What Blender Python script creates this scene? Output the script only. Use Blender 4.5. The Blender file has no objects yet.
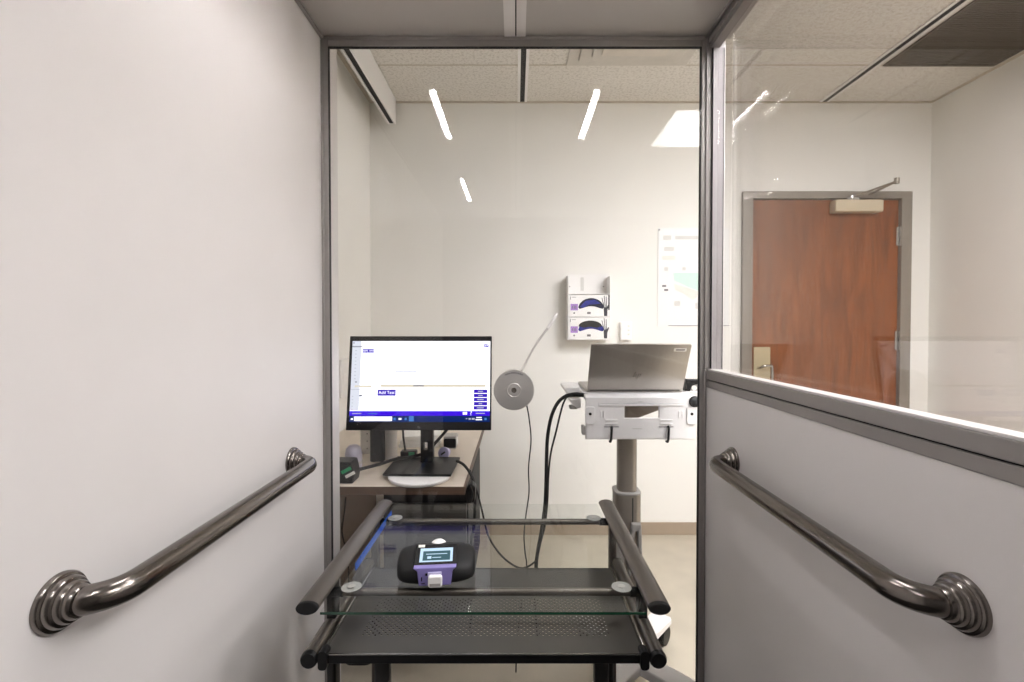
import bpy, bmesh, math, random
from mathutils import Vector, Matrix
R = math.radians
random.seed(7)
S = bpy.context.scene
C = S.collection
PI = math.pi
F = 470.0            # focal length in pixels of a 1024 px wide frame
CAMZ = 1.25

PITCH = R(1.0)
def at(px, py, y):   # a point of the photograph taken at depth y (metres from the camera)
    u, v = (px-516)/F, -(py-327-F*math.tan(PITCH))/F
    c, s = math.cos(PITCH), math.sin(PITCH)
    k = y/(c+v*s)
    return Vector((u*k, y, CAMZ+k*(v*c-s)))

# ------------------------------------------------------------------ materials
def lin(c):
    def f(v):
        v /= 255.0
        return v/12.92 if v <= .04045 else ((v+.055)/1.055)**2.4
    return (f(c[0]), f(c[1]), f(c[2]), 1)

def mat(name, rgb, rough=.5, metal=0.0, var=.04, scale=30, bump=0.0, bscale=200, coat=0.0, stretch=None, spec=.5, aniso=0):
    m = bpy.data.materials.new(name); m.use_nodes = True
    nt = m.node_tree; N = nt.nodes; L = nt.links
    b = N['Principled BSDF']
    tc = N.new('ShaderNodeTexCoord'); mp = N.new('ShaderNodeMapping')
    if stretch: mp.inputs['Scale'].default_value = stretch
    L.new(tc.outputs['Object'], mp.inputs['Vector'])
    n = N.new('ShaderNodeTexNoise'); n.inputs['Scale'].default_value = scale; n.inputs['Detail'].default_value = 4
    L.new(mp.outputs[0], n.inputs['Vector'])
    r = N.new('ShaderNodeValToRGB'); c = lin(rgb)
    r.color_ramp.elements[0].position = .3; r.color_ramp.elements[1].position = .7
    r.color_ramp.elements[0].color = (c[0]*(1-var), c[1]*(1-var), c[2]*(1-var), 1)
    r.color_ramp.elements[1].color = (min(1, c[0]*(1+var)), min(1, c[1]*(1+var)), min(1, c[2]*(1+var)), 1)
    L.new(n.outputs['Fac'], r.inputs['Fac']); L.new(r.outputs['Color'], b.inputs['Base Color'])
    b.inputs['Roughness'].default_value = rough; b.inputs['Metallic'].default_value = metal
    b.inputs['Coat Weight'].default_value = coat; b.inputs['Specular IOR Level'].default_value = spec
    b.inputs['Anisotropic'].default_value = aniso
    if bump:
        n2 = N.new('ShaderNodeTexNoise'); n2.inputs['Scale'].default_value = bscale; n2.inputs['Detail'].default_value = 3
        L.new(mp.outputs[0], n2.inputs['Vector'])
        bp = N.new('ShaderNodeBump'); bp.inputs['Strength'].default_value = bump; bp.inputs['Distance'].default_value = .002
        L.new(n2.outputs['Fac'], bp.inputs['Height']); L.new(bp.outputs[0], b.inputs['Normal'])
    return m

def emit(name, rgb, strength):
    m = bpy.data.materials.new(name); m.use_nodes = True
    nt = m.node_tree; nt.nodes.clear()
    o = nt.nodes.new('ShaderNodeOutputMaterial'); e = nt.nodes.new('ShaderNodeEmission')
    e.inputs[0].default_value = lin(rgb); e.inputs[1].default_value = strength
    nt.links.new(e.outputs[0], o.inputs[0]); return m

def pane_glass(name, tint=(1, 1, 1), f0=.04, gain=.96):      # clear sheet: straight transmission and a mirror share after Schlick
    m = bpy.data.materials.new(name); m.use_nodes = True
    nt = m.node_tree; N = nt.nodes; L = nt.links; N.clear()
    o = N.new('ShaderNodeOutputMaterial'); mx = N.new('ShaderNodeMixShader')
    t = N.new('ShaderNodeBsdfTransparent'); t.inputs[0].default_value = (*tint, 1)
    g = N.new('ShaderNodeBsdfGlossy'); g.inputs['Roughness'].default_value = 0; g.inputs[0].default_value = (1, 1, 1, 1)
    lw = N.new('ShaderNodeLayerWeight'); lw.inputs['Blend'].default_value = .5
    p = N.new('ShaderNodeMath'); p.operation = 'POWER'; p.inputs[1].default_value = 5
    ma = N.new('ShaderNodeMath'); ma.operation = 'MULTIPLY_ADD'; ma.inputs[1].default_value = gain; ma.inputs[2].default_value = f0
    L.new(lw.outputs['Facing'], p.inputs[0]); L.new(p.outputs[0], ma.inputs[0]); L.new(ma.outputs[0], mx.inputs[0])
    L.new(t.outputs[0], mx.inputs[1]); L.new(g.outputs[0], mx.inputs[2]); L.new(mx.outputs[0], o.inputs[0])
    return m

M = {}
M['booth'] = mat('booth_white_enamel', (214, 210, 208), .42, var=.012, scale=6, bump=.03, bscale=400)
M['carpet'] = mat('charcoal_carpet', (66, 63, 60), .95, var=.25, scale=220)
M['rear'] = mat('grey_rear_panel', (112, 109, 107), .6)
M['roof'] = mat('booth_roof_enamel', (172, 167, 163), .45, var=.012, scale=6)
M['alu'] = mat('anodised_profile', (146, 141, 138), .42, .35, var=.03, scale=12, stretch=(1, 1, 1))
M['alu_light'] = mat('pale_profile', (214, 210, 208), .45, .1, var=.02)
M['inner'] = mat('taupe_bracket', (112, 103, 94), .6)
M['jamb'] = mat('window_jamb_profile', (172, 167, 168), .5, .1, var=.02)
M['gasket'] = mat('black_gasket', (18, 18, 18), .7)
M['wall'] = mat('room_wall_paint', (231, 229, 224), .75, var=.012, scale=5, bump=.08, bscale=260)
M['ceil'] = None
M['tbar'] = mat('grid_bar_paint', (190, 180, 165), .6)
M['floor'] = mat('vinyl_floor', (184, 175, 158), .42, var=.06, scale=9, bump=.04, bscale=120)
M['taupe'] = mat('taupe_rubber', (158, 142, 124), .55)
M['white_plastic'] = mat('white_plastic', (232, 230, 228), .35, var=.01)
M['cart_white'] = mat('cart_white_plastic', (226, 224, 223), .38, var=.01)
M['grey_plastic'] = mat('grey_plastic', (160, 157, 153), .45)
M['black'] = mat('black_plastic', (9, 9, 10), .4, var=.1, spec=.3)
M['black_matte'] = mat('black_matte', (15, 15, 16), .6, var=.1, spec=.35)
M['cable'] = mat('cable_rubber', (11, 11, 12), .5, spec=.3)
M['steel'] = mat('brushed_steel', (116, 110, 105), .21, 1.0, var=.06, scale=20, stretch=(40, .6, 40))
M['flange'] = mat('flange_steel', (128, 122, 117), .22, 1.0, var=.04, scale=14)
M['tube'] = mat('pewter_tube', (106, 100, 94), .36, .85, var=.05, scale=18, stretch=(30, .8, 30))
M['chrome'] = mat('satin_chrome', (190, 188, 184), .25, 1.0, var=.03)
M['stem'] = mat('pale_stem', (188, 185, 181), .4, .2)
M['disc'] = mat('turned_aluminium', (190, 187, 183), .38, .6, var=.02)
M['tray'] = mat('dark_tray_steel', (84, 81, 77), .42, .6, var=.05, scale=14)
M['dark_metal'] = mat('dark_leg_steel', (30, 29, 28), .45, .3)
M['column'] = mat('column_aluminium', (150, 142, 132), .42, .6, var=.04, scale=16, stretch=(30, 30, .5))
M['laptop'] = mat('laptop_silver', (168, 162, 154), .33, .75, var=.03, scale=8, stretch=(20, 1, 1))
M['laptop_mark'] = mat('laptop_mark', (196, 191, 184), .2, .8)
M['label'] = mat('paper_label', (226, 224, 218), .6)
M['desk_top'] = mat('desk_laminate', (205, 193, 178), .45, var=.05, scale=10, stretch=(1, 8, 1))
M['desk_edge'] = mat('desk_edge_wood', (88, 68, 54), .5, var=.2, scale=14, stretch=(1, 1, 12))
M['pad'] = mat('clear_pad', (150, 149, 146), .3)
M['glass_edge'] = mat('green_glass_edge', (22, 62, 44), .15, 0, var=.1, spec=.8)
M['lav'] = mat('lavender_plastic', (126, 116, 174), .4)
M['pale_lav'] = mat('pale_lavender_plastic', (196, 190, 226), .4)
M['green'] = mat('green_label', (30, 150, 95), .5)
M['navy'] = mat('navy_film', (10, 13, 44), .35, var=.4, scale=50)
M['blue_glove'] = mat('blue_glove', (30, 37, 128), .5, var=.35, scale=60, bump=.6, bscale=70)
M['dark_glove'] = mat('dark_opening', (30, 28, 24), .6, var=.3, scale=60)
M['violet'] = mat('violet_print', (168, 130, 200), .5, var=.25, scale=180)
M['print'] = mat('grey_print', (120, 116, 118), .6)
M['dark_print'] = mat('dark_print', (58, 56, 62), .6)
M['card'] = mat('white_carton', (238, 236, 234), .5, var=.01)
M['paper'] = mat('white_paper', (236, 234, 230), .7, var=.015)
M['poster'] = mat('poster_paper', (226, 226, 225), .35, var=.004)
M['mint'] = mat('mint_print', (194, 222, 210), .4, var=.04, scale=40)
M['sand'] = mat('sand_print', (218, 216, 208), .4)
M['pale_print'] = mat('pale_grey_print', (204, 202, 198), .4)
M['frame_taupe'] = mat('door_frame_paint', (136, 128, 118), .5, var=.02)
M['closer'] = mat('closer_cream', (202, 188, 164), .45, .2)
M['plate'] = mat('brass_beige_plate', (196, 182, 150), .35, .45)
M['grille'] = mat('grille_shade', (92, 84, 76), .7, var=.1)
M['slat'] = mat('grille_slat', (104, 96, 87), .6)
M['diffuser'] = mat('diffuser_enamel', (200, 195, 186), .5)
M['diff_core'] = mat('diffuser_core', (205, 198, 187), .5)
M['cup'] = mat('grey_cup', (170, 165, 178), .4)
M['blue_strip'] = mat('strip_blue', (8, 84, 190), .35)
M['brass_stick'] = mat('straw_stick', (196, 168, 110), .5)
M['led'] = emit('led_tube', (252, 249, 251), 155)
M['troffer'] = emit('troffer_lens', (249, 249, 252), 35)
M['scr_white'] = emit('screen_white', (250, 250, 255), 1.7)
M['scr_pale'] = emit('screen_pale', (232, 236, 248), 1.0)
M['scr_line'] = emit('screen_line', (196, 200, 214), 1.0)
M['scr_sand'] = emit('screen_sand', (232, 222, 200), 1.0)
M['scr_violet'] = emit('screen_violet', (64, 30, 196), 1.0)
M['scr_blue'] = emit('screen_bluebar', (66, 22, 238), 1.0)
M['scr_navy'] = emit('screen_navy', (8, 38, 104), 1.0)
M['scr_sky'] = emit('screen_sky', (70, 130, 205), 1.0)
M['scr_teal'] = emit('screen_teal', (80, 112, 122), .9)
M['scr_grey'] = emit('screen_grey', (120, 124, 140), 1.0)
M['scr_ice'] = emit('screen_ice', (205, 232, 255), 1.1)
M['front_glass'] = pane_glass('front_pane_glass', (.99, .99, .99), .027, .6)
M['side_glass'] = pane_glass('side_pane_glass', (.92, .915, .91), .015, 1.0)
M['table_glass'] = pane_glass('table_glass', (.95, .958, .95), .012, .25)

def ceil_mat():
    m = bpy.data.materials.new('acoustic_tile'); m.use_nodes = True
    nt = m.node_tree; N = nt.nodes; L = nt.links; b = N['Principled BSDF']
    tc = N.new('ShaderNodeTexCoord')
    n = N.new('ShaderNodeTexNoise'); n.inputs['Scale'].default_value = 75; n.inputs['Detail'].default_value = 3
    v = N.new('ShaderNodeTexVoronoi'); v.inputs['Scale'].default_value = 90
    L.new(tc.outputs['Object'], n.inputs['Vector']); L.new(tc.outputs['Object'], v.inputs['Vector'])
    r = N.new('ShaderNodeValToRGB')
    r.color_ramp.elements[0].position = .36; r.color_ramp.elements[0].color = lin((202, 197, 189))
    r.color_ramp.elements[1].position = .52; r.color_ramp.elements[1].color = lin((222, 218, 211))
    L.new(n.outputs['Fac'], r.inputs['Fac']); L.new(r.outputs[0], b.inputs['Base Color'])
    b.inputs['Roughness'].default_value = .9
    bp = N.new('ShaderNodeBump'); bp.inputs['Strength'].default_value = .5; bp.inputs['Distance'].default_value = .003
    L.new(n.outputs['Fac'], bp.inputs['Height']); L.new(bp.outputs[0], b.inputs['Normal'])
    return m
M['ceil'] = ceil_mat()

def door_mat():
    m = bpy.data.materials.new('stained_veneer'); m.use_nodes = True
    nt = m.node_tree; N = nt.nodes; L = nt.links; b = N['Principled BSDF']
    tc = N.new('ShaderNodeTexCoord'); mp = N.new('ShaderNodeMapping'); mp.inputs['Scale'].default_value = (9, 9, 1.1)
    L.new(tc.outputs['Object'], mp.inputs['Vector'])
    n = N.new('ShaderNodeTexNoise'); n.inputs['Scale'].default_value = 2.2; n.inputs['Detail'].default_value = 7; n.inputs['Distortion'].default_value = .9
    L.new(mp.outputs[0], n.inputs['Vector'])
    mp2 = N.new('ShaderNodeMapping'); mp2.inputs['Scale'].default_value = (140, 140, 3)
    n2 = N.new('ShaderNodeTexNoise'); n2.inputs['Scale'].default_value = 1.5; n2.inputs['Detail'].default_value = 3
    L.new(tc.outputs['Object'], mp2.inputs['Vector']); L.new(mp2.outputs[0], n2.inputs['Vector'])
    r = N.new('ShaderNodeValToRGB')
    r.color_ramp.elements[0].position = .3; r.color_ramp.elements[0].color = lin((94, 48, 16))
    r.color_ramp.elements[1].position = .72; r.color_ramp.elements[1].color = lin((150, 84, 32))
    mx = N.new('ShaderNodeMix'); mx.data_type = 'FLOAT'; mx.inputs[0].default_value = .28
    L.new(n.outputs['Fac'], mx.inputs[2]); L.new(n2.outputs['Fac'], mx.inputs[3]); L.new(mx.outputs[0], r.inputs['Fac'])
    L.new(r.outputs[0], b.inputs['Base Color']); b.inputs['Roughness'].default_value = .42
    return m
M['door'] = door_mat()

# ------------------------------------------------------------------ mesh helpers
class MB:
    def __init__(s):
        s.bm = bmesh.new(); s.mi = 0
    def face(s, vs):
        try:
            f = s.bm.faces.new(vs); f.material_index = s.mi; return f
        except ValueError: return None
    def V(s, p): return s.bm.verts.new(p)
    def box(s, x0, x1, y0, y1, z0, z1, xf=None):
        P = [Vector((x, y, z)) for z in (z0, z1) for y in (y0, y1) for x in (x0, x1)]
        if xf: P = [xf @ p for p in P]
        v = [s.V(p) for p in P]
        for q in ((0, 2, 3, 1), (4, 5, 7, 6), (0, 1, 5, 4), (2, 6, 7, 3), (0, 4, 6, 2), (1, 3, 7, 5)):
            s.face([v[i] for i in q])
        return s
    def loft(s, rings, cap=True, closed=False):
        vs = [[s.V(p) for p in r] for r in rings]
        n = len(vs[0]); m = len(vs)
        for i in range(m if closed else m-1):
            a, b = vs[i], vs[(i+1) % m]
            for j in range(n): s.face([a[j], a[(j+1) % n], b[(j+1) % n], b[j]])
        if cap and not closed:
            s.face(vs[0][::-1]); s.face(vs[-1])
        return s
    def tube(s, pts, r, n=12, ry=None, up=None, cap=True):
        pts = [Vector(p) for p in pts]; rings = []
        rr = r if isinstance(r, (list, tuple)) else [r]*len(pts)
        prev = None
        for i, p in enumerate(pts):
            t = (pts[min(i+1, len(pts)-1)]-pts[max(i-1, 0)]).normalized()
            if prev is None:
                u = Vector(up) if up else (Vector((0, 0, 1)) if abs(t.z) < .9 else Vector((1, 0, 0)))
            else: u = prev
            u = (u-t*u.dot(t)).normalized(); prev = u
            w = t.cross(u)
            q = (ry or 1.0)
            rings.append([p+w*math.cos(2*PI*k/n)*rr[i]+u*math.sin(2*PI*k/n)*rr[i]*q for k in range(n)])
        return s.loft(rings, cap)
    def lathe(s, prof, xf=None, n=32):        # prof: (radius, height) pairs, axis +Z, then xf
        rings = []
        for r, h in prof:
            ring = [Vector((max(r, 1e-5)*math.cos(2*PI*k/n), max(r, 1e-5)*math.sin(2*PI*k/n), h)) for k in range(n)]
            rings.append([xf @ p for p in ring] if xf else ring)
        return s.loft(rings)
    def prism(s, poly, d0, d1, xf=None, axis='Y'):   # poly in the plane across the axis
        def P(a, b, d):
            p = {'Y': Vector((a, d, b)), 'X': Vector((d, a, b)), 'Z': Vector((a, b, d))}[axis]
            return xf @ p if xf else p
        a = [s.V(P(x, z, d0)) for x, z in poly]; b = [s.V(P(x, z, d1)) for x, z in poly]
        s.face(a); s.face(b[::-1]); n = len(poly)
        for i in range(n): s.face([a[i], b[i], b[(i+1) % n], a[(i+1) % n]])
        return s
    def holed(s, xs, zs, skip, d0, d1, axis='Y'):   # slab across `axis` with the cells in skip left out
        def P(a, b, d): return {'Y': Vector((a, d, b)), 'Z': Vector((a, b, d))}[axis]
        g = {}
        for k, d in enumerate((d0, d1)):
            for i, x in enumerate(xs):
                for j, z in enumerate(zs): g[k, i, j] = s.V(P(x, z, d))
        full = lambda i, j: 0 <= i < len(xs)-1 and 0 <= j < len(zs)-1 and (i, j) not in skip
        for i in range(len(xs)-1):
            for j in range(len(zs)-1):
                if not full(i, j): continue
                for k in (0, 1): s.face([g[k, i, j], g[k, i+1, j], g[k, i+1, j+1], g[k, i, j+1]])
                for (di, dj, a, b) in ((-1, 0, (i, j), (i, j+1)), (1, 0, (i+1, j), (i+1, j+1)), (0, -1, (i, j), (i+1, j)), (0, 1, (i, j+1), (i+1, j+1))):
                    if not full(i+di, j+dj): s.face([g[0, *a], g[0, *b], g[1, *b], g[1, *a]])
        return s
    def text(s, body, size, xf):
        cu = bpy.data.curves.new('lettering', 'FONT'); cu.body = body; cu.size = size; cu.extrude = 0; cu.align_x = 'CENTER'; cu.align_y = 'CENTER'
        o = bpy.data.objects.new('lettering', cu); C.objects.link(o)
        me = o.evaluated_get(bpy.context.evaluated_depsgraph_get()).to_mesh()
        vs = [s.V(xf @ v.co) for v in me.vertices]
        for p in me.polygons: s.face([vs[i] for i in p.vertices])
        bpy.data.objects.remove(o); bpy.data.curves.remove(cu)
        return s
    def build(s, name, mats, parent=None, bevel=0, seg=2, smooth=40, local=False, subsurf=0):
        bm = s.bm
        if not isinstance(mats, (list, tuple)): mats = [mats]
        bmesh.ops.recalc_face_normals(bm, faces=bm.faces[:])
        me = bpy.data.meshes.new(name); o = bpy.data.objects.new(name, me)
        if parent is None:
            xs = [v.co.x for v in bm.verts]; ys = [v.co.y for v in bm.verts]; zs = [v.co.z for v in bm.verts]
            org = Vector(((min(xs)+max(xs))/2, (min(ys)+max(ys))/2, min(zs))); o.location = org
        else:
            o.parent = parent; org = Vector((0, 0, 0))
            q = parent
            while q is not None: org += q.location; q = q.parent
        if not local:
            for v in bm.verts: v.co -= org
        for f in bm.faces: f.smooth = smooth > 0
        bm.to_mesh(me); bm.free()
        if smooth: me.set_sharp_from_angle(angle=R(smooth))
        for m in mats: me.materials.append(m)
        if bevel:
            b = o.modifiers.new('edge', 'BEVEL'); b.width = bevel; b.segments = seg; b.limit_method = 'ANGLE'; b.angle_limit = R(40)
            b.harden_normals = False
        if subsurf:
            d = o.modifiers.new('sub', 'SUBSURF'); d.levels = subsurf; d.render_levels = subsurf
        C.objects.link(o); return o

def box(name, m, x0, x1, y0, y1, z0, z1, parent=None, bevel=0, **k):
    return MB().box(x0, x1, y0, y1, z0, z1).build(name, m, parent, bevel, **k)
def tag(o, label, cat, group=None):
    o['label'] = label; o['category'] = cat
    if group: o['group'] = group
    return o
def thing(name, label, cat, loc, group=None, rz=0):
    o = bpy.data.objects.new(name, None); C.objects.link(o); o.location = loc; o.rotation_euler = (0, 0, rz)
    return tag(o, label, cat, group)
def struct(o): o['kind'] = 'structure'; return o
def copy_tree(o, parent=None):
    c = o.copy(); C.objects.link(c)
    if parent: c.parent = parent
    for ch in list(o.children): copy_tree(ch, c)
    return c
def smoothpath(pts, n=8):                    # Catmull-Rom through the points
    pts = [Vector(p) for p in pts]; out = []
    for i in range(len(pts)-1):
        p0, p1, p2, p3 = pts[max(i-1, 0)], pts[i], pts[i+1], pts[min(i+2, len(pts)-1)]
        for k in range(n):
            t = k/n
            out.append(.5*((2*p1)+(p2-p0)*t+(2*p0-5*p1+4*p2-p3)*t*t+(3*p1-p0-3*p2+p3)*t**3))
    return out+[pts[-1]]
def rrect(w, h, r, n=4, cx=0, cy=0):
    out = []
    for (sx, sy, a0) in ((1, 1, 0), (-1, 1, 90), (-1, -1, 180), (1, -1, 270)):
        for k in range(n+1):
            a = R(a0+90*k/n)
            out.append((cx+sx*(w/2-r)+r*math.cos(a), cy+sy*(h/2-r)+r*math.sin(a)))
    return out

# ------------------------------------------------------------------ the room
XL, XR, YB, YF, ZC = -.868, 2.466, 2.81, -2.6, 2.58
struct(box('floor', M['floor'], XL-.1, XR+.1, YF-.1, YB+.1, -.1, 0))
struct(box('ceiling', M['ceil'], XL-.1, XR+.1, YF-.1, YB+.1, ZC, ZC+.1))
struct(box('wall_left', M['wall'], XL-.1, XL, YF-.1, YB+.1, 0, ZC))
struct(box('wall_right', M['wall'], XR, XR+.1, YF-.1, YB+.1, 0, ZC))
struct(box('wall_front', M['wall'], XL, XR, YF-.1, YF, 0, ZC))
DX0, DX1, DZ = 1.404, 2.284, 2.011           # door leaf
struct(MB().holed([XL, DX0-.012, DX1+.012, XR], [0, DZ+.012, ZC], {(1, 0)}, YB, YB+.1).build('wall_back', M['wall']))
struct(box('trim_1', M['taupe'], XL, DX0-.07, YB-.006, YB, 0, .076, bevel=.002))
struct(box('trim_2', M['taupe'], DX1+.07, XR, YB-.006, YB, 0, .076, bevel=.002))
struct(box('baseboard_right', M['taupe'], XR-.006, XR, YF, YB-.006, 0, .076))
struct(box('baseboard_left', M['taupe'], XL, XL+.006, YF, YB-.006, 0, .076))
g = MB()                                      # suspended ceiling seams
for y in (-1.86, -1.25, -.64, -.03, .58, 1.19, 1.80, 2.41): g.box(XL, XR, y-.004, y+.004, ZC-.001, ZC+.001)
struct(g.build('trim_3', M['tbar']))
g = MB()
g.box(XL, XR, YB-.02, YB, ZC-.004, ZC); g.box(XR-.02, XR, YF, YB-.02, ZC-.004, ZC); g.box(XL, XL+.02, YF, YB-.02, ZC-.004, ZC)
struct(g.build('trim_4', M['tbar']))

# door in the back wall
d = struct(bpy.data.objects.new('door_1', None)); C.objects.link(d); d.location = (DX0, YB, 0)
MB().holed([DX0-.062, DX0, DX1, DX1+.062], [0, DZ, DZ+.042], {(1, 0)}, YB-.018, YB+.1).build('door_frame', M['frame_taupe'], d, .003)
lf = box('door_leaf', M['door'], DX0+.003, DX1-.003, YB+.004, YB+.049, .008, DZ-.004, d, .002)
MB().prism(rrect(.098, .36, .006, cx=DX0+.068, cy=.95), YB-.001, YB+.0045).build('push_plate', M['plate'], d)
hx = DX0+.075
MB().tube(smoothpath([(hx-.028, YB, 1.005), (hx-.028, YB-.03, 1.01), (hx-.018, YB-.045, 1.02), (hx+.018, YB-.045, 1.02), (hx+.03, YB-.045, 1.005), (hx+.032, YB-.045, .87), (hx+.03, YB-.03, .85), (hx+.03, YB, .85)], 6), .0075).build('door_handle', M['chrome'], d)
for z in (1.79, 1.17, .22):
    MB().tube([(DX1+.006, YB-.008, z-.058), (DX1+.006, YB-.008, z+.058)], .0095).box(DX1-.02, DX1+.03, YB-.003, YB+.001, z-.055, z+.055).build('hinge', M['chrome'], d)
b = box('door_closer', M['closer'], 1.866, 2.146, YB-.056, YB+.004, 1.925, 1.995, d, .005)
a0, a1, a2 = (1.975, YB-.03, 2.012), (2.135, YB-.16, 2.068), (2.085, YB-.012, 2.03)
MB().tube([(1.975, YB-.03, 1.99), (1.975, YB-.03, 2.02)], .016).box(1.94, 2.01, YB-.045, YB-.015, 1.995, 2.008).build('closer_pivot', M['chrome'], b)
MB().tube([a0, a1], .010, 8, ry=.6).tube([a1, a2], .009, 8, ry=.6).tube([(a1[0], a1[1], a1[2]-.014), (a1[0], a1[1], a1[2]+.018)], .013).box(2.055, 2.115, YB-.022, YB-.017, 2.018, 2.044).build('closer_arm', M['column'], b)

# ------------------------------------------------------------------ the booth
BL, BX = .588, .578; BY = 1.43; BZ = 2.125
BB = -.9; BO = BY+.012        # BO: outer face of the front frame
struct(box('wall_booth_left', M['booth'], -BL-.06, -BL, BB, BY, 0, BZ))
struct(box('wall_booth_right', M['booth'], BX+.002, BX+.08, BB, BY-.001, 0, 1.067))
struct(box('floor_booth', M['carpet'], -BL, BX+.002, BB, BY, 0, .0015))
struct(box('wall_booth_rear', M['rear'], -BL-.06, BX+.08, BB-.06, BB, 0, BZ+.06))
g = MB()
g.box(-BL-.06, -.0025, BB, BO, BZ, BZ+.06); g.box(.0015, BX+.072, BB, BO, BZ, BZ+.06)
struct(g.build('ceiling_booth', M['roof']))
g = MB()                                      # joint between the two roof panels
g.box(-.0345, -.0025, BB, BY, BZ-.004, BZ-.0002); g.box(.0015, .0285, BB, BY, BZ-.004, BZ-.0002)
g.mi = 1; g.box(-.0025, .0015, BB, BY, BZ-.001, BZ+.02)
struct(g.build('trim_5', [M['alu_light'], M['gasket']]))
g = MB()
g.box(-BL, -BL+.010, BB, BY, BZ-.010, BZ-.0005); g.box(BX-.008, BX+.002, BB, BY, BZ-.008, BZ-.0005)
struct(g.build('trim_6', M['alu'], bevel=.002))
w1 = struct(bpy.data.objects.new('window_1', None)); C.objects.link(w1); w1.location = (0, BY, 0)
ZH = 2.0955; FL, FR = -.567, .560
g = MB()
g.box(-BL, FL, BY, BO, 0, BZ); g.box(FR, BX+.013, BY, BO, 0, BZ)
g.box(FL, FR, BY, BO, ZH, BZ)
g.box(-BL, -BL+.008, BY-.005, BY, 0, BZ-.012); g.box(BX-.006, BX+.013, BY-.005, BY, 1.122, BZ-.012); g.box(BX-.006, BX, BY-.005, BY, 0, 1.122); g.box(-BL+.011, BX-.010, BY-.005, BY, BZ-.011, BZ-.0005)
g.build('window_frame', M['alu'], w1, .002)
g = MB(); g.box(FL, FL+.002, BY+.002, BO, 0, ZH); g.box(FR-.0025, FR, BY+.002, BO, 0, ZH); g.box(FL+.002, FR-.0025, BY+.002, BO, ZH-.002, ZH)
g.build('window_gasket', M['gasket'], w1)
PX = BY+.006
box('window_pane', M['front_glass'], FL+.002, FR-.0025, PX-.003, PX+.003, .002, ZH-.002, w1, smooth=0)
g = MB(); g.box(-BL-.06, FL+.0005, BO+.001, BO+.063, 0, 2.2); g.box(.592, BX+.06, BO+.001, BO+.063, 0, 2.2)
struct(g.build('trim_7', M['alu_light'], bevel=.003))
# side window
w2 = struct(bpy.data.objects.new('window_2', None)); C.objects.link(w2); w2.location = (BX, .3, 1.067)
g = MB()
g.box(BX, BX+.09, BB, BY-.006, 1.067, 1.0895); g.box(BX-.002, BX+.032, BB, BY-.006, 1.0925, 1.119); g.box(BX+.032, BX+.09, BB, BY-.006, 1.0925, 1.104)
g.box(BX+.004, BX+.032, BB, BY-.006, 2.085, BZ-.0005); g.box(BX, BX+.02, BB, BY-.006, 2.100, BZ-.010)
g.build('window_frame', M['alu'], w2, .0015)
box('window_gasket', M['gasket'], BX+.004, BX+.08, BB, BY-.006, 1.0895, 1.0925, w2)
box('window_sill', M['alu_light'], BX+.001, BX+.032, BB, BY-.012, 1.119, 1.1235, w2, .001)
box('window_pane', M['side_glass'], BX+.026, BX+.031, BB, BY-.0125, 1.122, 2.086, w2, smooth=0)
box('window_pane', M['side_glass'], BX+.070, BX+.075, BB, BY-.0125, 1.104, BZ-.0005, w2, smooth=0)
g = MB(); g.box(BX+.013, BX+.043, BY-.011, BY+.02, 1.1235, 2.085)
g.mi = 1; g.box(BX+.043, BX+.046, BY-.011, BY+.02, 1.1235, 2.085); g.box(BX+.0105, BX+.013, BY-.011, BY+.02, 1.1235, 2.085)
g.build('window_jamb', [M['jamb'], M['gasket']], w2)

# ------------------------------------------------------------------ lamps
def led(x, y0, y1, label):
    t = thing('ceiling_strip_light', label, 'light', (x, (y0+y1)/2, BZ), 'strip lights under the booth roof')
    g = MB(); g.box(x-.0155, x+.0155, y0-.008, y1+.008, BZ-.008, BZ-.0005)
    for q in (-1, 1): g.box(x+q*.0140-.0015, x+q*.0140+.0015, y0-.008, y1+.008, BZ-.024, BZ-.008)  # side fins added to keep lamp light off the upper walls
    g.build('housing', M['white_plastic'], t)
    box('lamp_tube', M['led'], x-.0085, x+.0085, y0, y1, BZ-.012, BZ-.0085, t)
led(-.303, .708, 1.132, 'white strip light whose reflection glows upper left in the front glass')
led(.295, .708, 1.132, 'white strip light whose reflection glows upper middle in the front glass')
led(-.315, -.366, .105, 'rear white strip light, the small lower reflection in the front glass')
def troffer(x0, x1, y0, y1, label):
    t = thing('ceiling_light', label, 'light', ((x0+x1)/2, (y0+y1)/2, ZC), 'square ceiling lights of the room')
    MB().holed([x0, x0+.02, x1-.02, x1], [y0, y0+.02, y1-.02, y1], {(1, 1)}, ZC-.012, ZC-.001, 'Z').build('light_frame', M['diffuser'], t)
    box('light_lens', M['troffer'], x0+.02, x1-.02, y0+.02, y1-.02, ZC-.008, ZC-.002, t)
troffer(.955, 2.2, -.62, .01, 'glowing ceiling light reflected beside the right post of the front glass')
troffer(.95, 2.15, .62, 1.22, 'added ceiling light out of view that brightens the back wall')  # extra lamp added out of view to lift the back wall

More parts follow.
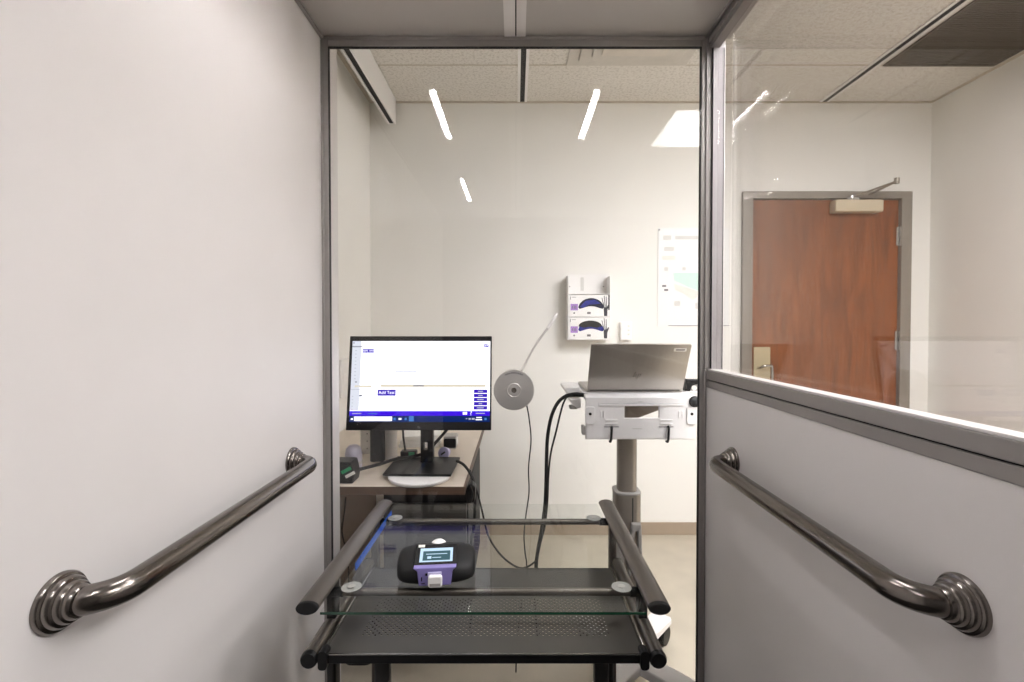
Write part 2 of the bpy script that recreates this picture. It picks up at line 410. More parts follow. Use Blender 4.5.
# ceiling fittings
def slot(x, label):
    t = thing('ceiling_slot', label, 'air slot', (x, 2.3, ZC), 'black linear slots in the ceiling')
    g = MB(); g.box(x-.028, x-.013, 1.3, YB-.02, ZC-.006, ZC-.001); g.box(x+.013, x+.028, 1.3, YB-.02, ZC-.006, ZC-.001)
    g.build('slot_flange', M['white_plastic'], t)
    box('slot_opening', M['gasket'], x-.013, x+.013, 1.3, YB-.02, ZC-.004, ZC-.001, t)
slot(.037, 'narrow black ceiling slot running straight above the booth front')
slot(1.815, 'narrow black ceiling slot beside the dark grille')
t = thing('ceiling_diffuser', 'square stepped air diffuser at the top edge of the front glass', 'air vent', (.555, 2.1, ZC))
x0, x1, y0, y1 = .255, .86, 1.81, 2.40
for k, (i, z) in enumerate(((0, .010), (.055, .022), (.11, .034))):
    MB().holed([x0+i, x0+i+.0545, x1-i-.0545, x1-i], [y0+i, y0+i+.0545, y1-i-.0545, y1-i], {(1, 1)}, ZC-z, ZC-z+.0135, 'Z').build('diffuser_ring', M['diffuser'], t, .002)
box('diffuser_plate', M['diff_core'], x0+.15, x1-.15, y0+.15, y1-.15, ZC-.046, ZC-.038, t)
box('diffuser_throat', M['diffuser'], x0+.01, x1-.01, y0+.01, y1-.01, ZC-.004, ZC-.001, t)
t = thing('return_grille', 'dark grey air grille in the ceiling above the door', 'air vent', (2.14, 2.1, ZC))
x0, x1, y0, y1 = 1.862, 2.425, 1.30, 2.41
MB().holed([x0, x0+.012, x1-.012, x1], [y0, y0+.012, y1-.012, y1], {(1, 1)}, ZC-.008, ZC-.001, 'Z').build('grille_frame', M['grille'], t)
box('grille_back', M['grille'], x0+.012, x1-.012, y0+.012, y1-.012, ZC-.003, ZC-.001, t)
g = MB()
for k in range(80): g.box(x0+.012, x1-.012, y0+.02+k*.0134, y0+.024+k*.0134, ZC-.007, ZC-.003)
g.build('grille_slats', M['slat'], t)
t = thing('blind_box', 'long white box valance with a black slot, under the ceiling along the left wall', 'valance', (-.73, 2.1, 2.43))
MB().box(-.710, -.701, 1.3, 2.765, 2.432, ZC-.001).box(-.748, -.710, 2.757, 2.765, 2.432, ZC-.001).build('fascia', M['white_plastic'], t)
box('slot', M['gasket'], -.736, -.710, 1.3, 2.757, 2.436, 2.456, t)
box('back_lip', M['white_plastic'], -.746, -.736, 1.3, 2.757, 2.430, ZC-.001, t)

# ------------------------------------------------------------------ grab bars
def grab_bar(sx, z, y0, y1, label):
    wx = -BL if sx < 0 else BX+.002
    t = thing('grab_bar', label, 'grab bar', (wx, (y0+y1)/2, z), 'steel grab bars on the booth walls')
    n = -sx                                   # away from the wall
    off, rb, rad = .062, .0185, .05
    pts = [(wx+n*.018, y0, z)]
    for k in range(9):
        a = k/8*PI/2
        pts.append((wx+n*(off-rad+rad*math.sin(a)), y0+rad-rad*math.cos(a), z))
    for k in range(1, 8): pts.append((wx+n*off, y0+rad+(y1-y0-2*rad)*k/8, z))
    for k in range(9):
        a = k/8*PI/2
        pts.append((wx+n*(off-rad+rad*math.cos(a)), y1-rad+rad*math.sin(a), z))
    pts.append((wx+n*.018, y1, z))
    MB().tube(pts, rb, 24).build('rail', M['steel'], t, smooth=60)
    prof = [(.037, 0), (.037, .004), (.0352, .0068), (.0318, .0078), (.0314, .0118), (.0292, .0150), (.0262, .0160), (.0258, .0198), (.0240, .0230), (.0215, .0240), (.0208, .028), (.0187, .031), (.01, .031)]
    for y in (y0, y1):
        xf = Matrix.Translation((wx+n*.0003, y, z)) @ Matrix.Rotation(n*PI/2, 4, 'Y')
        MB().lathe(prof, xf, 40).build('flange', M['flange'], t, smooth=35)
grab_bar(-1, .897, .598, 1.228, 'steel grab bar on the plain full-height booth wall')
grab_bar(1, .892, .602, 1.248, 'steel grab bar on the booth half wall below the side window')

# ------------------------------------------------------------------ glass table
TX, TW = -.0585, .315
ZT = .741
t = thing('glass_table', 'glass-topped table with pewter tube rails and a perforated tray', 'table', (TX, 1.08, 0))
box('glass_top', [M['table_glass']], TX-.292, TX+.292, .832, 1.344, ZT-.0055, ZT, t, smooth=0)
MB().box(TX-.292, TX+.292, .8314, .832, ZT-.0055, ZT-.001).build('glass_edge', M['glass_edge'], t)
for s in (-1, 1):
    x = TX+s*TW
    # oval upper rail with slanted black end caps
    z = .7475
    rings = lambda pts: pts
    g = MB(); R_ = []
    for (y, sl) in ((.835, .003), (1.335, 0)):
        R_.append([Vector((x+.0205*math.cos(a), y+sl*math.sin(a), z+.0100*math.sin(a))) for a in [2*PI*k/28 for k in range(28)]])
    g.loft(R_).build('rail_tube', M['tube'], t, smooth=50)
    g = MB(); R2 = []
    for (y, sl, q) in ((.829, .003, .93), (.8305, .003, .985), (.8352, .003, .985)):
        R2.append([Vector((x+.0205*q*math.cos(a), y+sl*math.sin(a), z+.0100*q*math.sin(a))) for a in [2*PI*k/28 for k in range(28)]])
    g.loft(R2).build('end_cap', M['black'], t, smooth=50)
    # round lower rail
    z = .650
    MB().tube([(x, .842, z), (x, 1.18, z)], .0148, 20).build('lower_tube', M['tube'], t, smooth=50)
    MB().tube([(x, .833, z), (x, .836, z), (x, .842, z)], [.0135, .0155, .0158], 20).build('end_cap', M['black'], t, smooth=50)
    MB().tube([(x, 1.18, z), (x, 1.186, z)], [.0155, .0135], 20).build('end_cap', M['black'], t)
    # uprights and floor legs
    for y in (.95, 1.24):
        zb = .012 if (y > 1 or s < 0) else .64
        MB().prism(rrect(.018, .030, .005, cx=x, cy=y), zb, .740, axis='Z').build('leg', M['tube'] if y > 1 else M['dark_metal'], t)
        if zb < .1: MB().lathe([(.016, 0), (.016, .008), (.011, .014)], Matrix.Translation((x, y, 0)), 16).build('foot', M['black'], t)
    # tray runner
    box('tray_runner', M['chrome'], min(x-s*.0250, x-s*.0225), max(x-s*.0250, x-s*.0225), .86, 1.144, .640, .663, t)
    MB().prism(rrect(.016, .034, .006, cx=x-s*.024, cy=.648), .836, .856).build('runner_stop', M['black'], t)
    # inner black leg under the tray
    xl = -.25 if s < 0 else .160
    g = MB(); g.prism(rrect(.026, .022, .003, cx=xl, cy=.875), .0, .640, axis='Z'); g.build('leg', M['dark_metal'], t)
    xl2 = xl+(-.028 if s < 0 else .029)
    MB().tube([(xl2+s*.0, .93, .640), (xl2-s*.0-.012*(1 if s < 0 else -1), .98, 0)], .006, 10).build('brace', M['dark_metal'], t)
for y, zz in ((.930, .721), (1.268, .721)):
    MB().tube([(TX-TW+.016, y, zz), (TX+TW-.016, y, zz)], .0078, 16).build('crossbar', M['tube'], t, smooth=50)
    for s in (-1, 1):
        MB().tube([(TX+s*(TW-.030), y, zz), (TX+s*(TW-.006), y, zz)], .0098, 14).build('crossbar_cap', M['black'], t)
        px = TX+s*.268
        MB().lathe([(.006, -.0065), (.010, -.004), (.017, -.0015), (.0195, 0), (.0195, .0008)], Matrix.Translation((px, y-.006, ZT-.0072)), 24).build('suction_pad', M['pad'], t)
        MB().lathe([(.006, 0), (.0075, .0016), (.003, .002)], Matrix.Translation((px, y-.006, ZT-.0062)), 16).build('pad_boss', M['grey_plastic'], t)
# perforated tray
g = MB(); tx0, tx1, ty0, ty1, tz = TX-.290, TX+.290, .845, 1.144, .656
P = .006; hx0, hx1 = TX-.24, TX+.24; hy0 = .893; nx = 80; ny = 21; hy1 = hy0+ny*P
hx0 = TX-nx*P/2; hx1 = TX+nx*P/2
vg = {}
def gv(x, y):
    k = (round(x, 5), round(y, 5))
    if k not in vg: vg[k] = g.V((x, y, tz))
    return vg[k]
for j in range(ny):
    for i in range(nx):
        cx, cy = hx0+(i+.5)*P, hy0+(j+.5)*P
        o = [gv(cx+a*P/2, cy+b*P/2) for a, b in ((-1, -1), (0, -1), (1, -1), (1, 0), (1, 1), (0, 1), (-1, 1), (-1, 0))]
        if (i+j) % 2: g.face(o); continue
        inn = [g.V((cx+.0019*math.cos(R(-135+45*k)), cy+.0019*math.sin(R(-135+45*k)), tz)) for k in range(8)]
        for k in range(8): g.face([o[k], o[(k+1) % 8], inn[(k+1) % 8], inn[k]])
for (xa, xb, ya, yb) in ((tx0, tx1, ty0, hy0), (tx0, tx1, hy1, ty1), (tx0, hx0, hy0, hy1), (hx1, tx1, hy0, hy1)):
    g.face([g.V((xa, ya, tz)), g.V((xb, ya, tz)), g.V((xb, yb, tz)), g.V((xa, yb, tz))])
tr = g.build('perforated_tray', M['tray'], t, smooth=0)
sm = tr.modifiers.new('gauge', 'SOLIDIFY'); sm.thickness = .001; sm.offset = -1
box('tray_lip', M['black'], tx0, tx1, ty0-.003, ty0, tz-.017, tz-.001, t, .001)
box('tray_rim', M['chrome'], tx0, tx1, ty0-.003, ty0, tz-.001, tz+.0006, t)
box('tray_back', M['tray'], tx0, tx1, ty1, ty1+.003, tz-.015, tz+.001, t)
box('edge_strip', M['blue_strip'], TX-TW+.0215, TX-TW+.0235, 1.02, 1.315, .717, .733, t)  # blue strip along the inner side of the left rail

# ------------------------------------------------------------------ breath tester on the table
t = thing('breath_tester', 'black rounded breath testing monitor with a lavender face, on the glass table', 'medical device', (-.162, .958, ZT), rz=R(5))
g = MB(); rings = []
W = .0785
for k in range(17):
    u = -1+2*k/16
    x = W*math.sin(u*PI/2)
    e = (1-abs(math.sin(u*PI/2))**3.2)**(1/3.2) if abs(u) < 1 else 0
    q = .30+.70*e
    prof = [(-.046, .005), (-.054, .014), (-.054, .030), (-.044, .043), (-.022, .052), (.006, .057), (.026, .056), (.040, .048), (.045, .034), (.045, .016), (.041, .005), (.028, .0012), (-.030, .0012)]
    cy, cz = .0, .024
    rings.append([Vector((x, cy+(a-cy)*q, max(.0012, cz+(b-cz)*(.42+.58*e)))) for a, b in prof])
g.loft(rings).build('shell', M['black_matte'], t, smooth=70, local=True, subsurf=1)
tilt = math.atan2(.022, .042)
# local frame of the display: x along, u up the slope
xf = Matrix.Translation((0, -.0385, .0425)) @ Matrix.Rotation(tilt-R(3), 4, 'X')
g = MB(); g.box(-.0425, .0425, -.008, .044, -.006, .0035, xf); scrb = g.build('display_bezel', M['black'], t, .002, local=True)
g = MB(); g.box(-.032, .033, .001, .033, .0036, .0039, xf); g.mi = 1; g.box(-.026, .028, .004, .026, .0039, .0041, xf)
g.mi = 0; g.box(-.017, -.009, .008, .0135, .0041, .0043, xf); g.box(-.007, .010, .0098, .0112, .0041, .0043, xf); g.box(-.020, .022, .018, .0195, .0041, .0043, xf)
g.build('display', [M['scr_ice'], M['scr_teal']], scrb, local=True)
g = MB(); g.box(-.037, -.024, .036, .042, .0036, .0041, xf); g.build('badge', M['label'], scrb, local=True)
fx = Matrix.Translation((0, -.0435, -.003)) 
g = MB(); g.prism([(-.042, .0465), (.042, .0465), (.034, .040), (.031, .012), (-.031, .012), (-.034, .040)], -.0145, .004, fx)
g.build('faceplate', M['lav'], t, .0015, local=True)
g = MB(); g.box(-.013, .013, -.0165, -.0143, .031, .039, fx); g.mi = 1; g.box(-.018, -.014, -.0165, -.0143, .033, .037, fx); g.box(-.026, -.024, -.0158, -.0143, .022, .030, fx); g.box(-.026, -.019, -.0158, -.0143, .017, .018, fx)
g.build('face_print', [M['pale_lav'], M['black']], t, local=True)
g = MB(); g.prism(rrect(.027, .022, .005, cx=.001, cy=.0235), -.024, -.0143, fx); sock = g.build('connector', M['white_plastic'], t, .002, local=True)
g = MB(); g.box(-.009, .011, -.0246, -.0242, .0155, .021, fx); g.build('connector_slot', M['grey_plastic'], sock, local=True)
g = MB(); g.lathe([(.0165, -.012), (.017, .004), (.0148, .010), (.010, .0135), (.001, .0145)], Matrix.Translation((.001, .028, .044)), 24)
g.build('sensor_cap', M['white_plastic'], t, smooth=60, local=True)

# ------------------------------------------------------------------ desk
ZD = .735
t = thing('desk', 'beige laminate desk with a dark wood edge along the left wall', 'desk', (-.53, 2.1, 0))
box('desk_top', M['desk_top'], XL+.001, -.170, 1.511, YB-.001, ZD-.026, ZD, t, .002)
box('desk_edge', M['desk_edge'], XL+.001, -.170, 1.507, 1.5108, ZD-.026, ZD-.001, t)
box('desk_side', M['desk_edge'], -.170, -.165, 1.507, YB-.001, ZD-.026, ZD-.001, t)
box('leg_panel', M['desk_edge'], XL+.002, XL+.03, 1.56, YB-.01, .001, ZD-.026, t)
box('wall_cleat', M['desk_edge'], XL+.03, -.30, YB-.03, YB-.001, ZD-.10, ZD-.026, t)
t = thing('drawer_unit', 'black drawer unit hung beneath the desk', 'drawer unit', (-.31, 1.8, .28))
box('carcass', M['black_matte'], -.45, -.162, 1.585, 2.10, .28, ZD-.0265, t, .003)
box('drawer', M['tray'], -.446, -.166, 1.568, 1.585, .30, .655, t, .003)
MB().box(-.36, -.25, 1.556, 1.568, .60, .612).build('handle', M['black'], t, .002)

# monitor
mt, mb_ = Vector((-.3435, 1.694, 1.217)), Vector((-.3425, 1.645, .887))
H = (mt-mb_).length; Wm = .511
al = math.asin((mt.y-mb_.y)/H)
xf = Matrix.Translation((-.343, 1.645, .887)) @ Matrix.Rotation(-al, 4, 'X')     # local: x right, z up the screen, -y to the viewer
t = thing('computer_monitor', 'black desktop monitor showing a white and violet program window', 'monitor', (-.343, 1.70, ZD))
g = MB(); g.box(-Wm/2, Wm/2, 0, .022, 0, H, xf); g.box(-.17, .17, .022, .05, .05, .27, xf); sc = g.build('bezel', M['black'], t, .002)
g = MB()
sx0, sx1, sz0, sz1 = -.2445, .2505, .029, H-.018
def ui(x0, y0, x1, y1, mi, lay=1):          # screen rectangle in the 0..1 window, y downward
    g.mi = mi
    X0, X1 = sx0+(sx1-sx0)*x0, sx0+(sx1-sx0)*x1; Z0, Z1 = sz1-(sz1-sz0)*y1, sz1-(sz1-sz0)*y0
    y = -.0006-.0003*lay
    g.face([g.V(xf @ Vector(p)) for p in ((X0, y, Z0), (X1, y, Z0), (X1, y, Z1), (X0, y, Z1))])
def uit(s, cx, cy, size, mi, lay=3):
    g.mi = mi
    X = sx0+(sx1-sx0)*cx; Z = sz1-(sz1-sz0)*cy
    g.text(s, size, xf @ Matrix.Translation((X, -.0006-.0003*lay, Z)) @ Matrix.Rotation(PI/2, 4, 'X'))
names = ['scr_white', 'scr_pale', 'scr_line', 'scr_sand', 'scr_violet', 'scr_blue', 'scr_navy', 'scr_sky', 'scr_grey']
ui(0, 0, 1, 1, 0)
ui(0, 0, .065, .86, 1, 2)
ui(.0, .062, .16, .066, 2, 3); ui(.0, .067, .075, .076, 8, 3); ui(.085, .067, .155, .073, 2, 3); ui(.005, .018, .015, .03, 8, 3)
ui(.075, .10, .158, .146, 4, 3); uit('200% 100%', .117, .123, .009, 0, 4)
for k in range(9): ui(.022, .115+k*.044, .034, .124+k*.044, 2, 3)
ui(.225, .09, .2265, .28, 1, 3); ui(.225, .28, .52, .283, 1, 3)
for k in range(5): ui(.228, .10+k*.045, .240, .107+k*.045, 2, 3)
for k in range(6): ui(.25+k*.05, .295, .262+k*.05, .302, 2, 3)
ui(.20, .355, .285, .362, 2, 3); ui(.345, .325, .385, .333, 2, 3); ui(.315, .375, .475, .385, 2, 3); ui(.07, .46, .12, .467, 2, 3); ui(.03, .505, .044, .518, 8, 3)
ui(.03, .553, .15, .575, 3, 2); ui(.215, .545, .97, .572, 3, 2); ui(.45, .552, .525, .565, 8, 3); ui(.0, .60, .15, .606, 2, 3)
ui(.195, .605, .324, .68, 4, 2); uit('Add Test', .26, .642, .015, 0, 4)
ui(.065, .67, .086, .69, 8, 3); ui(.09, .655, .17, .66, 2, 3)
for k in range(5): ui(.012, .685+k*.04, .022, .692+k*.04, 2, 3)
for k, w in enumerate((.035, .03, .045, .025, .048)):
    ui(.885, .605+k*.0505, .981, .647+k*.0505, 4, 3); ui(.933-w/2, .621+k*.0505, .933+w/2, .632+k*.0505, 2, 4)
ui(.955, .04, .988, .075, 4, 3); ui(.961, .05, .967, .066, 0, 4); ui(.973, .046, .982, .058, 0, 4)
ui(0, .867, 1, .925, 5, 2); ui(.02, .892, .085, .902, 2, 3); ui(.13, .894, .2, .902, 7, 3)
ui(.808, .878, .838, .91, 0, 3); ui(.817, .885, .820, .903, 5, 4); ui(.826, .885, .829, .903, 5, 4); uit('?', .866, .895, .022, 0, 3); ui(.90, .89, .965, .90, 2, 3)
ui(0, .925, 1, 1, 6, 2); ui(.012, .955, .026, .975, 0, 3); ui(.035, .935, .305, .988, 0, 3); ui(.315, .95, .332, .978, 7, 3); ui(.352, .952, .372, .974, 0, 3); ui(.395, .95, .41, .978, 7, 3)
ui(.425, .93, .46, .992, 7, 3); ui(.83, .955, .84, .965, 2, 3); ui(.85, .952, .865, .972, 2, 3); ui(.872, .952, .893, .972, 2, 3); ui(.905, .94, .942, .952, 0, 3); ui(.90, .965, .945, .978, 0, 3); ui(.962, .95, .978, .978, 7, 3)
g.build('screen', [M[n] for n in names], sc, smooth=0)
g = MB()
for dx in (-.004, -.0015, .0015, .004): g.box(dx-.0005, dx+.0005, -.0006, .0005, .009 if dx < 0 else .006, .016 if dx < 0 else .013, xf)
g.build('maker_mark', M['chrome'], sc)
ca = 0
MB().holed([-.347, -.337, -.322, -.302], [ZD+.018, ZD+.068, ZD+.096, 1.06], {(1, 1)}, 1.700, 1.730).build('stand_column', M['black'], t, .002)
bz = ZD+.0205
base = [at(382.5, 474.5, 1), at(451, 475, 1), at(460, 457.5, 1), at(397.5, 456.5, 1)]
bp = []
for p in base:
    k = (CAMZ-bz)/(CAMZ-p.z); bp.append((p.x*k, k))
MB().prism([(a, b) for a, b in bp], bz-.006, bz+.002, axis='Z').build('stand_base', M['black'], t, .0015)
# turntable under the monitor
cx, cy = at(420.5, 476, (CAMZ-ZD-.01)*F/(476-327))[:2]
dd = thing('turntable', 'round white swivel base under the monitor foot', 'turntable', (cx, cy, ZD))
MB().lathe([(.098, .0005), (.103, .003), (.107, .010), (.106, .0135), (.102, .0142), (.01, .0142)], Matrix.Translation((cx, cy, ZD)), 56).build('disc', M['white_plastic'], dd, smooth=30)
MB().lathe([(.095, 0), (.095, .0008)], Matrix.Translation((cx, cy, ZD)), 40).build('rubber_ring', M['black'], dd)

# clutter on the desk
t = thing('charging_dock', 'small black box with a green label at the left end of the desk front', 'dock', (-.60, 1.62, ZD))
g = MB(); g.prism([(-.70, ZD), (-.537, ZD), (-.532, ZD+.025), (-.542, ZD+.070), (-.70, ZD+.074)], 1.535, 1.60); g.build('case', M['black'], t, .003)
xf2 = Matrix.Translation((-.553, 1.5335, ZD+.036)) @ Matrix.Rotation(R(-28), 4, 'Y')
MB().box(-.017, .017, 0, .0015, .004, .015, xf2).build('green_label', M['green'], t)
MB().box(-.012, .022, 0, .0015, -.014, -.004, xf2).build('paper_label', M['label'], t)
t = thing('plastic_tub', 'pale grey rounded plastic tub behind the green-labelled black box', 'tub', (-.60, 1.80, ZD))
MB().lathe([(.028, 0), (.030, .012), (.030, .055), (.026, .075), (.016, .086), (.002, .089)], Matrix.Translation((-.590, 1.70, ZD)), 28).build('shell', M['cup'], t, smooth=60)
MB().lathe([(.0305, .02), (.031, .022), (.031, .028), (.0305, .03)], Matrix.Translation((-.590, 1.70, ZD)), 28).build('band', M['grey_plastic'], t)
t = thing('desk_speaker', 'tall black desktop speaker under the left side of the monitor', 'speaker', (-.53, 1.92, ZD))
box('cabinet', M['black'], -.557, -.505, 1.782, 1.812, ZD, ZD+.21, t, .005)
box('cloth_front', M['black_matte'], -.553, -.509, 1.778, 1.782, ZD+.03, ZD+.20, t, .001)
t = thing('paper_roll', 'upright white cylinder beside the black desktop speaker', 'roll', (-.47, 1.95, ZD))
MB().lathe([(.024, 0), (.025, .003), (.025, .20), (.023, .205), (.004, .205)], Matrix.Translation((-.494, 1.845, ZD)), 28).build('tube', M['paper'], t, smooth=40)
MB().lathe([(.0255, 0), (.0255, .012)], Matrix.Translation((-.494, 1.845, ZD)), 28).build('end_ring', M['white_plastic'], t)
t = thing('perforated_strip_box', 'narrow beige upright carton with dark dots left of the black desktop speaker', 'carton', (-.60, 1.95, ZD))
box('carton', M['card'], -.632, -.592, 1.90, 1.94, ZD, ZD+.20, t, .002)
for k in range(6): box('printed_dot', M['dark_print'], -.606, -.602, 1.8990, 1.9002, ZD+.02+k*.03, ZD+.024+k*.03, t)
MB().tube([(-.66, 1.93, ZD), (-.66, 1.935, ZD+.19)], .0035, 8).build('wooden_stick', M['brass_stick'])
tag(bpy.data.objects['wooden_stick'], 'thin straw-coloured stick standing against the beige dotted carton', 'stick')
bpy.data.objects['wooden_stick'].location.x += .022
for k in range(3):
    o = MB().box(-.10, .07, -.08, .08, ZD+.017*k, ZD+.017*k+.016, Matrix.Translation((-.405, 2.08, 0)) @ Matrix.Rotation(R(3+5*k), 4, 'Z')).build('paper_stack', M['paper'], None, .002)
    tag(o, ['bottom bundle of white paper stacked behind the monitor stand', 'middle bundle of white paper stacked behind the monitor stand', 'top bundle of white paper stacked behind the monitor stand'][k], 'paper', 'bundles of paper on the desk')
t = thing('power_adapter', 'black power adapter with a green tag left of the monitor stand column', 'adapter', (-.40, 1.78, ZD))
MB().box(-.437, -.378, 1.765, 1.80, ZD, ZD+.046).build('block', M['black'], t, .004)
MB().box(-.405, -.383, 1.7635, 1.765, ZD+.026, ZD+.043).build('tag', M['green'], t)
t = thing('mouthpiece', 'lavender round mouthpiece right of the monitor stand column', 'mouthpiece', (-.24, 1.83, ZD))
xf3 = Matrix.Translation((-.279, 1.80, ZD+.030)) @ Matrix.Rotation(R(-14), 4, 'Z') @ Matrix.Rotation(R(84), 4, 'X')
MB().lathe([(.008, -.05), (.013, -.042), (.022, -.010), (.0225, 0), (.020, .002), (.003, .003)], xf3, 28).build('cone', M['pale_lav'], t, smooth=40)
MB().box(-.010, .009, -.003, .003, .0028, .0042, xf3 @ Matrix.Rotation(R(35), 4, 'Z')).build('slit', M['dark_print'], t)
t = thing('desk_camera', 'small grey and black box lying on the desk right of the monitor stand', 'device', (-.25, 2.06, ZD))
MB().box(-.307, -.253, 1.98, 2.05, ZD, ZD+.052).build('case', M['grey_plastic'], t, .004)
MB().prism(rrect(.052, .038, .006, cx=-.280, cy=ZD+.024), 1.976, 1.982).build('front', M['black'], t, .001)
MB().box(-.2535, -.2515, 1.99, 2.03, ZD+.012, ZD+.042).build('port', M['label'], t)
def cable(name, pts, r, label, n=6):
    o = MB().tube(smoothpath(pts, n), r, 8).build(name, M['cable'])
    return tag(o, label, 'cable')
cable('power_cable', [at(357, 470, 1.60), at(380, 464, 1.66), at(396, 459, 1.72), at(415, 456, 1.76), at(428, 451, 1.78), at(437, 441, 1.79), at(445, 432, 1.76), at(452, 423, 1.72)], .006, 'black cable looping across the desk behind the monitor stand')
cable('display_cable', [at(403, 430, 1.76), at(403.5, 438, 1.77), at(405.5, 452, 1.78)], .004, 'thin black cable dropping from the monitor to the black adapter')
cable('desk_cable', [at(457, 461, 1.66), at(464, 465, 1.62), at(471, 475, 1.60), at(475, 488, 1.58), at(475, 505, 1.57), at(474, 525, 1.57), at(471, 545, 1.57), at(470, 580, 1.57), at(471, 640, 1.60)], .0048, 'thick black cable running off the right edge of the desk')
cable('looped_cable', [at(470, 470, 1.615), at(478, 495, 1.59), at(483, 515, 1.58), at(488, 535, 1.57), at(496, 549, 1.56), at(506, 560, 1.56), at(518, 567.5, 1.56), at(527, 567, 1.57), at(536, 561, 1.60)], .0032, 'thin black cable sagging from the desk edge towards the cart cables')
cable('hanging_cable', [at(346, 497, 1.60), at(344, 515, 1.60), at(342, 530, 1.60), at(344, 542, 1.60), at(348, 556, 1.60), at(349, 600, 1.62)], .0024, 'thin black cable hanging beneath the left end of the desk')
t = thing('cable_clip', 'black cable clip bundle on the right side of the desk front corner', 'cable clip', (-.15, 1.56, .66))
g = MB(); g.prism([(-.163, .665), (-.136, .672), (-.134, .72), (-.146, .732), (-.156, .730), (-.163, .70)], 1.54, 1.585); g.build('block', M['black'], t, .004)
MB().tube(smoothpath([(-.15, 1.538, .725), (-.142, 1.532, .70), (-.150, 1.534, .675)], 5), .004, 8).build('loop', M['cable'], t)

# ------------------------------------------------------------------ gooseneck microphone on the front glass
mc = at(514, 389, 1.47); gy = PX+.003
t = thing('gooseneck_microphone', 'silver disc with a thin bent stem fixed to the outside of the front glass', 'microphone', (mc.x, gy, mc.z))
xf = Matrix.Translation((mc.x, gy+.0005, mc.z)) @ Matrix.Rotation(R(-90), 4, 'X')     # +Z of the lathe points away from the glass
xf = Matrix.Translation((mc.x, gy+.024, mc.z)) @ Matrix.Rotation(R(90), 4, 'X')       # +Z towards the camera
MB().lathe([(.055, -.004), (.0605, -.002), (.0625, .003), (.0625, .0175), (.0610, .0195), (.022, .0222), (.0205, .0232), (.0190, .0222), (.0085, .0232), (.001, .0232)], xf, 64).build('base_disc', M['disc'], t, smooth=25)
MB().lathe([(.0078, .0222), (.0080, .0236), (.0066, .0238), (.0060, .0234), (.001, .0233)], xf, 24).build('centre_screw', M['grille'], t)
g = MB()
for k in range(9):
    a = R(62+7*k); q = xf @ Matrix.Rotation(a, 4, 'Z') @ Matrix.Translation((.0535, 0, .0203))
    g.box(-.0022, .0022, -.0026 if k % 3 else -.0016, .0022, 0, .0005, q)
g.build('engraving', M['print'], t)
neck = smoothpath([Vector((mc.x+.022, gy+.014, mc.z+.058)), at(524, 366, 1.483), at(530, 354, 1.492), at(538, 341, 1.50), at(548, 328, 1.51)], 6)
MB().tube(neck, .0036, 10).build('stem', M['stem'], t, smooth=60)
MB().tube([at(547.5, 328.6, 1.51), at(550, 325, 1.511), at(556, 316, 1.515), at(557.6, 313.7, 1.516)], [.0038, .0052, .0052, .003], 12).build('capsule', M['white_plastic'], t, smooth=50)
MB().tube(smoothpath([Vector((mc.x+.040, gy+.014, mc.z-.05)), at(529, 418, 1.49), at(531, 440, 1.50), at(528.5, 468, 1.50), at(529, 492, 1.51), at(526, 515, 1.52), at(524, 535, 1.53), at(525, 552, 1.545), at(526.5, 568, 1.57), at(522, 600, 1.58), at(517, 640, 1.60), at(516, 672, 1.65), Vector((.0, 1.75, .003))], 6), .0022, 8).build('lead', M['cable'], t)

# ------------------------------------------------------------------ computer cart
CX = .436
t = thing('computer_cart', 'white wheeled computer cart on a grey column, holding the silver laptop', 'cart', (.42, 1.75, 0))
hx0, hx1, hz0, hz1 = .247, .636, .851, 1.002
wx0, wx1, wz0, wz1 = .385, .507, .927, .969
MB().holed([hx0, wx0, wx1, hx1], [hz0, wz0, wz1, hz1], {(1, 1)}, 1.66, 1.672).build('back_housing', M['cart_white'], t, .003)
g = MB(); g.prism([(1.661, .990), (1.661, .998), (1.668, 1.006), (1.680, 1.009), (2.03, 1.009), (2.03, .990)], hx0-.001, hx1+.001, axis='X'); g.build('worktop', M['cart_white'], t, .002)
box('under_tray', M['grey_plastic'], hx0+.03, hx1-.03, 1.70, 2.0, .972, .989, t, .002)
# raised ledge, lugs, slots, hooks
box('ledge', M['cart_white'], .292, .592, 1.6575, 1.661, .9705, .979, t, .001)
box('ledge_seam', M['print'], .290, .594, 1.6590, 1.6606, .9790, .9805, t)
for x in (.262, .621):
    lug = MB().prism(rrect(.034, .062, .008, cx=x, cy=.937), 1.654, 1.661).build('lug', M['cart_white'], t, .001)
    MB().lathe([(.0052, 0), (.0052, .0015), (.003, .002)], Matrix.Translation((x, 1.6545, .943)) @ Matrix.Rotation(PI/2, 4, 'X'), 16).build('screw', M['black'], lug)
for x in (.338, .532):
    g = MB()
    for dz in (.918, .905): g.box(x-.022, x+.022, 1.6575, 1.661, dz, dz+.005)
    g.build('rib', M['cart_white'], t, .0006)
    box('slot', M['print'], x-.026, x+.026, 1.659, 1.6606, .8945, .898, t)
    dx = 0 if x < .4 else .008
    MB().tube(smoothpath([(x+dx, 1.664, .897), (x+dx, 1.654, .893), (x+dx-.001, 1.653, .87), (x+dx-.003, 1.654, .846), (x+dx-.004, 1.668, .843)], 5), .0042, 8).build('cable_tie', M['cable'], t)
for x in (.300, .312, .578, .590): box('upright_rib', M['cart_white'], x-.002, x+.002, 1.6575, 1.661, .928, .953, t, .0006)
box('embossed_mark', M['pale_print'], .413, .447, 1.6592, 1.6605, .888, .8915, t)
box('ledge_catch', M['pale_print'], .432, .448, 1.657, 1.661, .984, .9875, t)
MB().prism([(.40, .985), (.62, .985), (.62, .917), (.587, .907), (.509, .878), (.40, .84)], 1.93, 1.94).build('inner_back', M['inner'], t)
